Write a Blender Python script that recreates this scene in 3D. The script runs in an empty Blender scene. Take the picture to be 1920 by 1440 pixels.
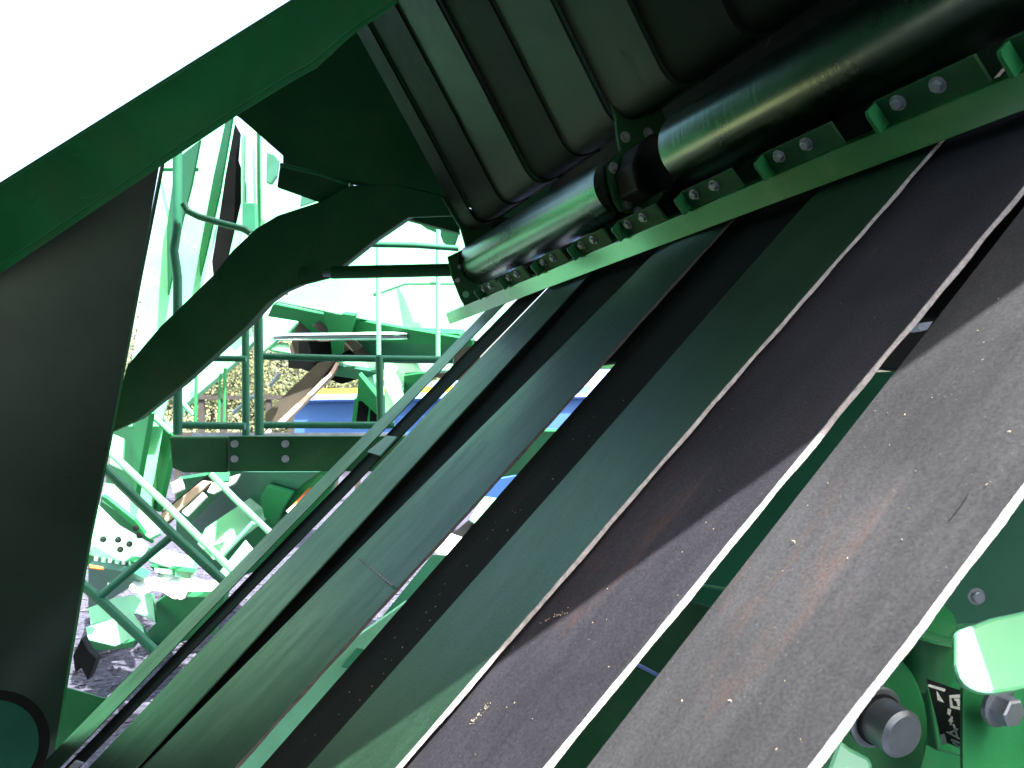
import bpy, bmesh, math, random
from mathutils import Vector, Matrix
random.seed(7)
V = Vector
# ------------------------------------------------------------------ camera, sky, sun, exposure
F = 1480.0; PITCH = math.radians(1.74); CAMH = 1.70
sc = bpy.context.scene
cam_d = bpy.data.cameras.new('camera'); cam = bpy.data.objects.new('camera', cam_d); sc.collection.objects.link(cam)
cam.location = (0, 0, CAMH); cam.rotation_euler = (math.pi/2+PITCH, 0, 0)
cam_d.sensor_width = 36; cam_d.lens = 36*F/1920; cam_d.clip_start = .02; cam_d.clip_end = 3000
cam_d.dof.use_dof = True; cam_d.dof.focus_distance = 1.3; cam_d.dof.aperture_fstop = 22.0
sc.camera = cam
def W(x, up, d):
    """from the camera's axes (right, up, depth) to the world"""
    c, s = math.cos(PITCH), math.sin(PITCH)
    return V((x, d*c-up*s, CAMH+d*s+up*c))
def Wd(x, up, d): return W(x, up, d)-W(0, 0, 0)
SUN = Wd(.32, .867, -.38).normalized()
wd = bpy.data.worlds.new('World'); sc.world = wd; wd.use_nodes = True
nt = wd.node_tree; bg = nt.nodes['Background']; sky = nt.nodes.new('ShaderNodeTexSky')
sky.sky_type = 'NISHITA'; sky.sun_disc = False
sky.sun_elevation = math.asin(SUN.z); sky.sun_rotation = math.atan2(SUN.x, SUN.y)
sky.air_density = 1.2; sky.dust_density = 6
nt.links.new(sky.outputs[0], bg.inputs[0]); bg.inputs[1].default_value = .145
sd = bpy.data.lights.new('sun', 'SUN'); sd.energy = 5; sd.angle = math.radians(.5); sd.color = (1, .97, .92)
so = bpy.data.objects.new('sun', sd); sc.collection.objects.link(so)
so.rotation_euler = SUN.to_track_quat('Z', 'Y').to_euler(); so.location = (3, -3, 8)
sc.view_settings.view_transform = 'Standard'; sc.view_settings.look = 'None'
sc.view_settings.exposure = 2.35; sc.view_settings.gamma = 1; sc.view_settings.use_curve_mapping = False
sc.render.engine = 'CYCLES'; sc.cycles.max_bounces = 8; sc.cycles.diffuse_bounces = 5

# ------------------------------------------------------------------ geometry helpers
def ray(px, py): return Wd((px-960)/F, -(py-720)/F, 1)
CAM = W(0, 0, 0)
def at(px, py, d): return CAM+ray(px, py)*d
def hit(px, py, p0, nrm):
    r = ray(px, py); return CAM+r*((p0-CAM).dot(nrm)/r.dot(nrm))
VIEW = Wd(0, 0, -1)
FRONT = Wd(.3, .08, -1).normalized()      # upright panels facing the sun's side
VSH = Wd(-1.5, 0, -1).normalized()        # upright flanks turned from the sun
LIT = Wd(.1, .45, -1).normalized()          # panels tipped a little up to the sun
SHD = Wd(-.55, -.6, -.6).normalized()       # undersides and flanks turned from the sun
SIDE = Wd(-.9, 0, -.45).normalized()
WLOC = {}
class MB:
    def __init__(s): s.v = []; s.f = []; s.sm = []
    def add(s, vs, fs, smooth=False):
        o = len(s.v); s.v += [V(v) for v in vs]
        for f in fs: s.f.append([i+o for i in f]); s.sm.append(smooth)
        return s
    def prism(s, pts, ext):
        n = len(pts); a = [V(p) for p in pts]; b = [p+ext for p in a]
        fs = [list(range(n)), list(range(2*n-1, n-1, -1))]
        for i in range(n): fs.append([i, i+n, (i+1) % n+n, (i+1) % n])
        return s.add(a+b, fs)
    def tube(s, path, r, seg=14, cap=True, spin=0):
        rs = r if isinstance(r, (list, tuple)) else [r]*len(path)
        path = [V(p) for p in path]; rings = []; up = None
        for i, p in enumerate(path):
            t = (path[min(i+1, len(path)-1)]-path[max(i-1, 0)]).normalized()
            if up is None: up = t.orthogonal().normalized()
            x = (up-t*up.dot(t)).normalized(); up = x; y = t.cross(x)
            if spin: x, y = x*math.cos(spin)+y*math.sin(spin), y*math.cos(spin)-x*math.sin(spin)
            rings.append([p+(x*math.cos(2*math.pi*k/seg)+y*math.sin(2*math.pi*k/seg))*rs[i] for k in range(seg)])
        vs = [q for g in rings for q in g]; fs = []
        for i in range(len(path)-1):
            for k in range(seg):
                fs.append([i*seg+k, i*seg+(k+1) % seg, (i+1)*seg+(k+1) % seg, (i+1)*seg+k])
        s.add(vs, fs, True)
        if cap:
            s.add(rings[0], [list(range(seg-1, -1, -1))]); s.add(rings[-1], [list(range(seg))])
        return s
    def strip(s, P, Q, ext, smooth=True):
        """solid ribbon between two matching rows of points, thickened by ext(i)"""
        n = len(P); vs = list(P)+list(Q)+[p+ext(i) for i, p in enumerate(P)]+[q+ext(i) for i, q in enumerate(Q)]
        fs = []; fe = []
        for i in range(n-1):
            fs.append([i, i+1, n+i+1, n+i]); fs.append([2*n+i, 3*n+i, 3*n+i+1, 2*n+i+1])
            fe.append([i, 2*n+i, 2*n+i+1, i+1]); fe.append([n+i, n+i+1, 3*n+i+1, 3*n+i])
        fe.append([0, n, 3*n, 2*n]); fe.append([n-1, 3*n-1, 4*n-1, 2*n-1])
        s.add(vs, fs, smooth); s.add(vs, fe, False); return s
    def build(s, name, mat, parent=None, bevel=0, label=None, kind=None):
        c = V((0, 0, 0))
        for v in s.v: c += v
        c /= max(1, len(s.v))
        me = bpy.data.meshes.new(name); me.from_pydata([v-c for v in s.v], [], s.f); me.materials.append(mat)
        me.polygons.foreach_set('use_smooth', s.sm)
        bm = bmesh.new(); bm.from_mesh(me); bmesh.ops.remove_doubles(bm, verts=bm.verts, dist=1e-6)
        bmesh.ops.recalc_face_normals(bm, faces=bm.faces)
        for e in bm.edges:
            if len(e.link_faces) == 2 and e.calc_face_angle(0) > .7: e.smooth = False
        bm.to_mesh(me); bm.free()
        o = bpy.data.objects.new(name, me); sc.collection.objects.link(o)
        if parent is not None:
            o.parent = parent; o.location = c-WLOC[parent.name]
        else: o.location = c
        WLOC[o.name] = c
        if bevel:
            m = o.modifiers.new('bevel', 'BEVEL'); m.width = bevel; m.segments = 2; m.limit_method = 'ANGLE'
        if label: o['label'] = label
        if kind: o['kind'] = kind
        return o
def tag(o, label, cat, group=None, kind=None):
    o['label'] = label; o['category'] = cat
    if group: o['group'] = group
    if kind: o['kind'] = kind
    return o
def thing(name, loc, label, cat, group=None):
    o = bpy.data.objects.new(name, None); sc.collection.objects.link(o); o.empty_display_size = .1
    o.location = loc; WLOC[o.name] = V(loc); return tag(o, label, cat, group)
def plate(name, mat, parent, pts, d, nrm=None, th=.02, bevel=0, label=None):
    """flat plate of real thickness whose outline is seen at pts (photo pixels), its middle at depth d"""
    nrm = nrm or LIT
    cx = sum(p[0] for p in pts)/len(pts); cy = sum(p[1] for p in pts)/len(pts)
    p0 = at(cx, cy, d)
    return MB().prism([hit(x, y, p0, nrm) for x, y in pts], -nrm*th).build(name, mat, parent, bevel, label)
def pipe(name, mat, parent, pts, d, wpx, label=None, seg=12):
    ds = d if isinstance(d, (list, tuple)) else [d]*len(pts)
    rs = [wpx/2/F*q for q in ds]
    return MB().tube([at(x, y, q) for (x, y), q in zip(pts, ds)], rs, seg).build(name, mat, parent, 0, label)
def bolt(name, mat, parent, c, ax, r, h, seg=6, washer=True, socket=False):
    m = MB(); ax = ax.normalized()
    if washer: m.tube([c, c+ax*h*.22], r*1.45, 16)
    m.tube([c+ax*h*.2, c+ax*h*.92, c+ax*h], [r, r, r*.86], seg, spin=random.random()*6)
    for i in range(len(m.sm)): m.sm[i] = False
    return m.build(name, mat, parent)

# ------------------------------------------------------------------ materials
def mat(name, col, rough=.5, metal=0, spec=.5, coat=0, var=.25, scale=6, bump=.0, bscale=60, dirt=None, dirt_amt=.5, dscale=3, crough=.08, aniso=None, stretch=None):
    m = bpy.data.materials.new(name); m.use_nodes = True; t = m.node_tree; b = t.nodes['Principled BSDF']; L = t.links.new
    tc = t.nodes.new('ShaderNodeTexCoord'); src = tc.outputs['Object']
    if stretch:
        mp = t.nodes.new('ShaderNodeMapping'); mp.inputs['Rotation'].default_value = stretch[0]; mp.inputs['Scale'].default_value = stretch[1]
        L(src, mp.inputs[0]); src = mp.outputs[0]
    n1 = t.nodes.new('ShaderNodeTexNoise'); n1.inputs['Scale'].default_value = scale; n1.inputs['Detail'].default_value = 8; n1.inputs['Roughness'].default_value = .65
    L(src, n1.inputs['Vector'])
    r1 = t.nodes.new('ShaderNodeMapRange'); r1.inputs['From Min'].default_value = .3; r1.inputs['From Max'].default_value = .7
    r1.inputs['To Min'].default_value = 1-var; r1.inputs['To Max'].default_value = 1+var; L(n1.outputs[0], r1.inputs[0])
    mx = t.nodes.new('ShaderNodeVectorMath'); mx.operation = 'SCALE'; mx.inputs[0].default_value = col[:3]; L(r1.outputs[0], mx.inputs['Scale'])
    out = mx.outputs[0]
    if dirt:
        n2 = t.nodes.new('ShaderNodeTexNoise'); n2.inputs['Scale'].default_value = dscale; n2.inputs['Detail'].default_value = 10; n2.inputs['Roughness'].default_value = .7
        L(src, n2.inputs['Vector'])
        r2 = t.nodes.new('ShaderNodeMapRange'); r2.inputs['From Min'].default_value = .52; r2.inputs['From Max'].default_value = .72; r2.inputs['To Max'].default_value = dirt_amt
        L(n2.outputs[0], r2.inputs[0])
        mm = t.nodes.new('ShaderNodeMix'); mm.data_type = 'RGBA'; L(r2.outputs[0], mm.inputs[0]); L(out, mm.inputs[6]); mm.inputs[7].default_value = (*dirt, 1); out = mm.outputs[2]
    L(out, b.inputs['Base Color'])
    rr = t.nodes.new('ShaderNodeMapRange'); rr.inputs['To Min'].default_value = max(.02, rough-.08); rr.inputs['To Max'].default_value = min(1, rough+.12)
    L(n1.outputs[0], rr.inputs[0]); L(rr.outputs[0], b.inputs['Roughness'])
    b.inputs['Metallic'].default_value = metal; b.inputs['Specular IOR Level'].default_value = spec
    b.inputs['Coat Weight'].default_value = coat; b.inputs['Coat Roughness'].default_value = crough
    if bump:
        n3 = t.nodes.new('ShaderNodeTexNoise'); n3.inputs['Scale'].default_value = bscale; n3.inputs['Detail'].default_value = 5; L(src, n3.inputs['Vector'])
        bp = t.nodes.new('ShaderNodeBump'); bp.inputs['Strength'].default_value = bump; bp.inputs['Distance'].default_value = .002
        L(n3.outputs[0], bp.inputs['Height']); L(bp.outputs[0], b.inputs['Normal'])
    return m
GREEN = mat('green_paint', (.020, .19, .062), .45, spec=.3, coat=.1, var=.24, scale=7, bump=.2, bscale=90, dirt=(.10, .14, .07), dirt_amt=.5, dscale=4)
GREEN_SH = mat('green_paint_far_shaded', (.018, .20, .065), .6, spec=.25, var=.12, scale=3)  # shaded copy of the far machine's paint, paired with the pale sunlit one
VOID = mat('black_opening', (.006, .007, .007), 1, spec=0)  # flat black: the darkness inside openings put into the colour
GREEN_D = mat('green_paint_dusty_shaded', (.013, .085, .030), .55, spec=.25, coat=.0, var=.25, scale=4, bump=.2, dirt=(.09, .10, .05), dirt_amt=.35, dscale=5)  # dusty green, base darkened to stand in for interior shade
GREEN_BAR = mat('green_paint_glossy', (.020, .17, .040), .35, metal=.2, coat=1, var=.12, scale=9, bump=.1, bscale=40, dirt=(.3, .3, .12), dirt_amt=.25, dscale=14, crough=.12)
GREEN_BAR.node_tree.nodes['Principled BSDF'].inputs['Coat IOR'].default_value = 1.7
PALE = mat('green_paint_sunlit', (.13, .50, .25), .3, coat=.6, var=.1, scale=2.5, dirt=(.3, .36, .2), dirt_amt=.4, dscale=2.5)  # paler copy of the green paint, sun glare put into its colour
TUBE = mat('teal_green_tube_paint', (.018, .14, .075), .45, spec=.35, coat=.1, var=.15, scale=6)
STEEL = mat('zinc_plated_steel', (.34, .38, .42), .48, metal=.9, var=.15, scale=30)
WORN = mat('worn_sheet_steel', (.020, .045, .032), .28, metal=.35, var=.4, scale=2.2, bump=.06, bscale=14, dirt=(.03, .03, .02), dirt_amt=.4, dscale=2)
CHROME = mat('chromed_rod', (.8, .82, .86), .12, metal=1, var=.04)
DARK = mat('black_rubber_part', (.012, .014, .014), .6, spec=.25, var=.3)
BROWN = mat('brown_dusty_interior', (.055, .045, .032), .8, var=.6, scale=3)
RUST = mat('rusty_steel_edge', (.42, .30, .24), .7, var=.3, scale=5)
BLUE = mat('blue_painted_panel', (.04, .11, .30), .5, spec=.3, var=.15, scale=.8, dirt=(.05, .12, .2), dirt_amt=.7, dscale=.9)
BLUE_L = mat('blue_roof_sheet', (.10, .20, .50), .4, var=.1)
WHITE = mat('white_plastic_sheet', (.82, .84, .84), .45, var=.06, scale=4)
YEL = mat('yellow_stripe_paint', (.75, .55, .05), .4, var=.1)
ORANGE = mat('orange_sticker', (.75, .17, .03), .5, var=.1)
STICK = mat('pale_sticker', (.55, .6, .75), .45, var=.25, scale=40)
BLACKD = mat('black_decal_film', (.012, .014, .016), .35, coat=.3, var=.2)
PRINT = mat('decal_pale_print', (.62, .68, .66), .5, var=.08)
FIELD = mat('dry_grass', (.10, .105, .05), .9, var=.5, scale=.6)
STRAW = mat('dry_straw', (.45, .38, .27), .7, var=.2, scale=30)
BARK = mat('tree_bark', (.035, .032, .028), .9, var=.3)
SMOKE = mat('dusty_tinted_window', (.03, .13, .085), .5, spec=.3, var=.2)

def roller_mat():
    m = mat('rolled_steel_worn', (.15, .21, .17), .27, metal=1, var=.3, scale=3, dirt=(.02, .05, .03), dirt_amt=.0, stretch=None)
    t = m.node_tree; b = t.nodes['Principled BSDF']; L = t.links.new
    tc = t.nodes.new('ShaderNodeTexCoord'); mp = t.nodes.new('ShaderNodeMapping'); mp.inputs['Scale'].default_value = (160, 8, 160)
    # object Y points along the roller: rings of scuffing
    mp.inputs['Scale'].default_value = (6, 150, 6)
    L(tc.outputs['Object'], mp.inputs[0]); n = t.nodes.new('ShaderNodeTexNoise'); n.inputs['Scale'].default_value = 1; n.inputs['Detail'].default_value = 6; L(mp.outputs[0], n.inputs['Vector'])
    bp = t.nodes.new('ShaderNodeBump'); bp.inputs['Strength'].default_value = .35; bp.inputs['Distance'].default_value = .001
    L(n.outputs[0], bp.inputs['Height']); L(bp.outputs[0], b.inputs['Normal'])
    return m
ROLL = roller_mat()

def belt_mat(name, base, rough, coat, rust=.0, spec=.5, tint=None):
    """dusty rubber: fine grain, long scuffs down the belt (object Y), rust coloured smears and pale specks"""
    m = bpy.data.materials.new(name); m.use_nodes = True; t = m.node_tree; b = t.nodes['Principled BSDF']; L = t.links.new
    tc = t.nodes.new('ShaderNodeTexCoord'); mp = t.nodes.new('ShaderNodeMapping'); mp.inputs['Scale'].default_value = (1, .22, 1); L(tc.outputs['Object'], mp.inputs[0])
    def noise(s, d, r, v):
        n = t.nodes.new('ShaderNodeTexNoise'); n.inputs['Scale'].default_value = s; n.inputs['Detail'].default_value = d; n.inputs['Roughness'].default_value = r; L(v, n.inputs['Vector']); return n.outputs[0]
    def rng(s, a, bb, c, d):
        r = t.nodes.new('ShaderNodeMapRange'); r.inputs['From Min'].default_value = a; r.inputs['From Max'].default_value = bb; r.inputs['To Min'].default_value = c; r.inputs['To Max'].default_value = d; L(s, r.inputs[0]); return r.outputs[0]
    def mix(f, a, col):
        x = t.nodes.new('ShaderNodeMix'); x.data_type = 'RGBA'; L(f, x.inputs[0]); L(a, x.inputs[6]); x.inputs[7].default_value = (*col, 1); return x.outputs[2]
    def mul(a, bb):
        x = t.nodes.new('ShaderNodeMath'); x.operation = 'MULTIPLY'; L(a, x.inputs[0]); L(bb, x.inputs[1]); return x.outputs[0]
    O = tc.outputs['Object']
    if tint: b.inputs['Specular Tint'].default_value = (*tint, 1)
    streak = noise(22, 8, .7, mp.outputs[0]); grain = noise(420, 3, .6, O); big = noise(5, 4, .5, O); cloud = noise(16, 9, .75, mp.outputs[0])
    k = mul(rng(streak, .3, .7, .72, 1.3), rng(grain, .25, .75, .62, 1.4)); k = mul(k, rng(big, .3, .7, .8, 1.25))
    sv = t.nodes.new('ShaderNodeVectorMath'); sv.operation = 'SCALE'; sv.inputs[0].default_value = base; L(k, sv.inputs['Scale'])
    c = sv.outputs[0]
    c = mix(mul(rng(cloud, .54, .74, 0, .6*rust), rng(big, .45, .62, 0, 1)), c, (.17, .07, .03))
    c = mix(rng(noise(60, 8, .8, mp.outputs[0]), .66, .8, 0, .3), c, (.16, .15, .13))
    vo = t.nodes.new('ShaderNodeTexVoronoi'); vo.inputs['Scale'].default_value = 130; L(O, vo.inputs['Vector'])
    c = mix(rng(vo.outputs['Distance'], .05, .09, .22, 0), c, (.2, .18, .15))
    L(c, b.inputs['Base Color'])
    L(rng(streak, .3, .7, max(.05, rough-.07), rough+.08), b.inputs['Roughness'])
    b.inputs['Coat Weight'].default_value = coat; b.inputs['Coat Roughness'].default_value = .3; b.inputs['Specular IOR Level'].default_value = spec
    bp = t.nodes.new('ShaderNodeBump'); bp.inputs['Strength'].default_value = .35; bp.inputs['Distance'].default_value = .0006
    L(grain, bp.inputs['Height']); L(bp.outputs[0], b.inputs['Normal'])
    return m
B_SUN = belt_mat('belt_rubber_dusty', (.027, .028, .032), .7, 0, rust=.45, spec=.3)
B_MID = belt_mat('belt_rubber_blue_black', (.023, .023, .030), .8, 0, rust=.6, spec=.15)
B_DK = belt_mat('belt_rubber_matte_black', (.010, .012, .011), .8, 0, rust=.3, spec=.1)  # alternate belts: their darker reflection put into the rubber's colour
B_LT = belt_mat('belt_rubber_green_sheen', (.014, .034, .021), .42, 0, rust=.5, spec=.6, tint=(.4, 1, .55))  # green reflection of the machinery put into base colour and specular tint
B_ED2 = mat('shaded_belt_side', (.07, .065, .06), .8, spec=.2, var=.3, scale=120)  # belt edge copy with the shade put into its colour
B_ED = mat('frayed_belt_fabric', (.32, .31, .31), .9, var=.35, scale=160, bump=.6, bscale=300)

def gravel_mat():
    m = bpy.data.materials.new('blue_grey_gravel'); m.use_nodes = True; t = m.node_tree; b = t.nodes['Principled BSDF']; L = t.links.new
    tc = t.nodes.new('ShaderNodeTexCoord'); vo = t.nodes.new('ShaderNodeTexVoronoi'); vo.inputs['Scale'].default_value = 28; L(tc.outputs['Object'], vo.inputs[0])
    cr = t.nodes.new('ShaderNodeValToRGB'); cr.color_ramp.elements[0].color = (.012, .012, .022, 1); cr.color_ramp.elements[1].color = (.085, .085, .125, 1); L(vo.outputs['Color'], cr.inputs[0])
    L(cr.outputs[0], b.inputs['Base Color']); b.inputs['Roughness'].default_value = .9
    bp = t.nodes.new('ShaderNodeBump'); bp.inputs['Strength'].default_value = 1; bp.inputs['Distance'].default_value = .02; L(vo.outputs['Distance'], bp.inputs['Height']); L(bp.outputs[0], b.inputs['Normal'])
    return m

# ------------------------------------------------------------------ setting: ground
g = MB(); g.add([(-900, -900, 0), (900, -900, 0), (900, 900, 0), (-900, 900, 0)], [[0, 1, 2, 3]])
tag(g.build('ground', FIELD), 'dry yellow field behind the machines', 'ground', kind='structure')
g = MB(); g.add([(-30, -30, .006), (30, -30, .006), (30, 30, .006), (-30, 30, .006)], [[0, 1, 2, 3]])
tag(g.build('gravel_yard', gravel_mat()), 'blue grey gravel yard under the machines', 'gravel', kind='structure')
# loose stones on the yard where it shows
st = MB()
for i in range(2600):
    x = random.uniform(-5.2, -.8); y = random.uniform(3.6, 8.5); r = random.uniform(.008, .028)
    c = V((x, y, .006+r*.3)); a = random.random()*6.28
    p = [c+V((math.cos(a+q*1.57)*r*random.uniform(.7, 1.2), math.sin(a+q*1.57)*r*random.uniform(.7, 1.2), 0)) for q in range(4)]
    top = c+V((0, 0, r*.8)); bot = c-V((0, 0, r*.6))
    st.add(p+[top, bot], [[0, 1, 4], [1, 2, 4], [2, 3, 4], [3, 0, 4], [1, 0, 5], [2, 1, 5], [3, 2, 5], [0, 3, 5]])
STONE = mat('gravel_stone', (.07, .07, .10), .9, var=.6, scale=12)
tag(st.build('loose_gravel', STONE), 'loose blue grey stones scattered over the yard', 'gravel', kind='stuff')

# unseen straw heap added left of the baler, a tan reflection for the bar
hp_ = MB(); rows = []; rnd = random.Random(5)
for j in range(15):
    rows.append([V((-4.7+i*.125, 1.9+j*.13, max(0, .75*math.sin(math.pi*i/13)*math.sin(math.pi*j/14)+rnd.uniform(-.05, .05)))) for i in range(14)])
hp_.add([p for q in rows for p in q], [[j*14+i, j*14+i+1, (j+1)*14+i+1, (j+1)*14+i] for j in range(14) for i in range(13)], True)
tag(hp_.build('straw_reflector', mat('straw_reflector', (.50, .40, .18), .9, var=.4, scale=20, bump=1, bscale=40)), 'unseen heap of dry straw added left of the baler for its tan reflection', 'straw', kind='stuff')

# ------------------------------------------------------------------ the baler's own axes
U = Wd(-605, -70, 1480).normalized(); Vd = Wd(3890, 3881, 1480).normalized()
N = Wd(-.6427795, .73128167, -.22817019).normalized()
A = Wd(.66628069, .68067177, .30455868).normalized()
U = -N.cross(A) if (-N.cross(A)).dot(U) > 0 else N.cross(A)
O0 = at(1740, 290, .87); S0 = (O0-CAM).dot(U); OA = O0-U*S0     # OA: foot of the axis plane
def B(a, n, s): return OA+A*a+N*n+U*s
def an(px, py, s):
    r = ray(px, py); t = s/U.dot(r); P = r*t+CAM-O0; return P.dot(A), P.dot(N)
def sn(px, py, n):            # pixel to (a, s) on the plane a height n over the belts
    r = ray(px, py); t = ((O0-CAM).dot(N)+n)/r.dot(N); P = CAM+r*t; return (P-O0).dot(A), (P-CAM).dot(U)
PITCHB = .18; SH = 1.3198

# ------------------------------------------------------------------ lower belts
def belt_obj(m, name, mt, parent=None):
    """belt mesh with object axes X across, Y along, Z out of the belt so that scuffs follow it"""
    c = V((0, 0, 0))
    for v in m.v: c += v
    c /= len(m.v); R = Matrix((U, A, N))       # rows: world -> belt axes
    me = bpy.data.meshes.new(name); me.from_pydata([R @ (v-c) for v in m.v], [], m.f); me.materials.append(mt)
    me.polygons.foreach_set('use_smooth', m.sm)
    bm = bmesh.new(); bm.from_mesh(me); bmesh.ops.remove_doubles(bm, verts=bm.verts, dist=1e-6); bmesh.ops.recalc_face_normals(bm, faces=bm.faces)
    for e in bm.edges:
        if len(e.link_faces) == 2 and e.calc_face_angle(0) > .7: e.smooth = False
    bm.to_mesh(me); bm.free()
    o = bpy.data.objects.new(name, me); sc.collection.objects.link(o)
    o.matrix_world = Matrix.Translation(c) @ R.transposed().to_4x4(); return o
def lower_belt(l0, l1, r0, r1, n, mt, label, a_top=.58, a_bot=-1.5, th=.006, edge=True, nl=None, cup=0.0, pale=False):
    """l0,l1 / r0,r1: two photo points on the left (far) and right (near) edge"""
    nl = n if nl is None else nl
    (al0, sl0), (al1, sl1) = sn(*l0, nl), sn(*l1, nl); (ar0, sr0), (ar1, sr1) = sn(*r0, n), sn(*r1, n)
    fl = lambda a: sl0+(sl1-sl0)*(a-al0)/(al1-al0); fr = lambda a: sr0+(sr1-sr0)*(a-ar0)/(ar1-ar0)
    K = 60; M = 7; m = MB(); aa = [a_bot+(a_top-a_bot)*i/K for i in range(K+1)]
    ph = random.random()*9; vs = []; top = []
    for a in aa:
        wob = (.0004)*math.sin(a*37+ph)+.0002*math.sin(a*91+ph*2)
        row = []
        for j in range(M+1):
            w = j/M; s = fl(a)*(1-w)+(fr(a)+wob)*w; nn = nl*(1-w)+n*w+cup*math.sin(w*math.pi)+(.0005)*math.sin(a*9+ph+w*2)
            row.append(B(a, nn, s))
        top.append(row)
    n1 = M+1; vs = [p for r in top for p in r]; tot = len(vs); vs += [p-N*th for p in vs]
    fs = []; fe = []
    for i in range(K):
        for j in range(M):
            q = i*n1+j; fs.append([q, q+1, q+n1+1, q+n1]); fs.append([tot+q, tot+q+n1, tot+q+n1+1, tot+q+1])
        q = i*n1; fe.append([q, q+n1, tot+q+n1, tot+q])
        q = i*n1+M; fe.append([q, tot+q, tot+q+n1, q+n1])
    for j in range(M): fe.append([j, tot+j, tot+j+1, j+1]); q = K*n1+j; fe.append([q, q+1, tot+q+1, tot+q])
    m.add(vs, fs, True); m.add(vs, fe, False)
    o = belt_obj(m, 'rubber_belt', mt); tag(o, label, 'rubber belt', 'flat rubber belts side by side below the green bar')
    if edge:
        # the cut fabric edge, a little ragged, on the side towards the camera
        e = MB(); P = []; Q = []; NN = 420; rnd = random.Random(len(label))
        for i in range(NN+1):
            a = a_bot+(a_top-a_bot)*i/NN; wob = (.0004)*math.sin(a*37+ph)+.0002*math.sin(a*91+ph*2)
            nn = n+(.0005)*math.sin(a*9+ph+2); s = fr(a)+wob-.0006-rnd.random()*.00025
            P.append(B(a, nn+.0001+rnd.random()*.0002, s)); Q.append(B(a, nn-th*(1+.22*math.sin(a*23+ph)*math.sin(a*61))-.0002-rnd.random()*.0003, s))
        e.strip(P, Q, lambda i: U*.0016, False)
        eo = e.build('frayed_edge', B_ED if pale else B_ED2); w = eo.matrix_basis.copy()
        eo.parent = o; eo.matrix_parent_inverse = (Matrix.Translation(o.location) @ Matrix((U, A, N)).transposed().to_4x4()).inverted()
        for i in range(0):
            pass
    return o
belts = {}
belts['R'] = lower_belt((1847, 480), (1100, 1440), (1883, 960), (1520, 1440), 0, B_SUN, 'wide sunlit grey belt nearest the camera, with rusty smears and a straw sticking out', th=.0032, pale=True, a_top=.58)
belts['M'] = lower_belt((1728, 300), (722, 1440), (1812, 480), (1020, 1440), -.006, B_MID, 'second belt from the right, half in sun with a bright white frayed edge', th=.0036, pale=True, a_top=.58)
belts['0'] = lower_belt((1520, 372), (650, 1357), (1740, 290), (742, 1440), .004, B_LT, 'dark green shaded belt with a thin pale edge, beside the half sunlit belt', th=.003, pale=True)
belts['1'] = lower_belt((1300, 515), (487, 1440), (1536, 378), (612, 1440), -.012, B_DK, 'matte black belt just right of the blue and green slit', th=.0026)
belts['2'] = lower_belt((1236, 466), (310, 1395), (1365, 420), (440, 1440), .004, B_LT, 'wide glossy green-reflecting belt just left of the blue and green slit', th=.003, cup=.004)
belts['3'] = lower_belt((1116, 500), (374, 1290), (1266, 462), (308, 1404), -.010, B_DK, 'matte black belt between two glossy green-reflecting belts', th=.0026)
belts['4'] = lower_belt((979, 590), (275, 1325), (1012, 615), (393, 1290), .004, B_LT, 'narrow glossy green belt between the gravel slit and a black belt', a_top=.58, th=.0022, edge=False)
belts['5'] = lower_belt((942, 590), (238, 1318), (974, 590), (263, 1320), -.004, B_DK, 'second belt from the left, black with a small pale plate on it', a_top=.58, th=.0022, edge=False)
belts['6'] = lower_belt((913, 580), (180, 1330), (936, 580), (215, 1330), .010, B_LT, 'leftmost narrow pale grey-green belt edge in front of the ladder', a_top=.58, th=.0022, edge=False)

def splice(key, p0_, p1_, n):
    (a0, s0), (a1, s1) = sn(*p0_, n), sn(*p1_, n); o = belts[key]
    m = MB(); m.prism([B(a0-.001, n+.0006, s0), B(a0+.001, n+.0006, s0), B(a1+.001, n+.0006, s1), B(a1-.001, n+.0006, s1)], N*.0005)
    e = m.build('splice_line', B_ED); e.parent = o; e.matrix_parent_inverse = (Matrix.Translation(o.location) @ Matrix((U, A, N)).transposed().to_4x4()).inverted()
splice('2', (672, 1046), (736, 1098), .0085); 

ab = sn(1160, 668, -.05); print('backing', ab, sn(975, 592, -.05))
ub = thing('slit_backing', B(.1, -.06, 1.2), 'black sheet added behind the upper part of the lower belts to darken the slits', 'backing sheet')  # added black sheet, stands in for the dark behind the slits
MB().prism([B(ab[0], -.06, .2), B(.58, -.06, .2), B(.58, -.06, ab[1]+.22), B(ab[0], -.06, ab[1]+.22)], -N*.004).build('sheet', DARK, ub)

# ------------------------------------------------------------------ upper belts (looping down behind the rollers)
prof = [(.42, 1.15), (.34, .80), (.30, .62), (.262, .45), (.246, .384), (.226, .298), (.215, .25), (.2105, .225), (.2125, .203), (.222, .187), (.24, .177), (.27, .170), (.34, .165), (.5, .16)]
def sm_profile(pr, k):
    out = []
    for i in range(len(pr)-1):
        p0 = pr[max(0, i-1)]; p1 = pr[i]; p2 = pr[i+1]; p3 = pr[min(len(pr)-1, i+2)]
        for q in range(k):
            t = q/k; out.append(tuple(.5*((2*p1[c])+(-p0[c]+p2[c])*t+(2*p0[c]-5*p1[c]+4*p2[c]-p3[c])*t*t+(-p0[c]+3*p1[c]-3*p2[c]+p3[c])*t**3) for c in (0, 1)))
    return out+[pr[-1]]
PR = sm_profile(prof, 5)
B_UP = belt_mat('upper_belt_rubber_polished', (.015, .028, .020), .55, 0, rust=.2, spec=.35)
B_UPD = belt_mat('upper_belt_rubber_dull', (.009, .014, .011), .65, 0, rust=.2, spec=.15)
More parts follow.
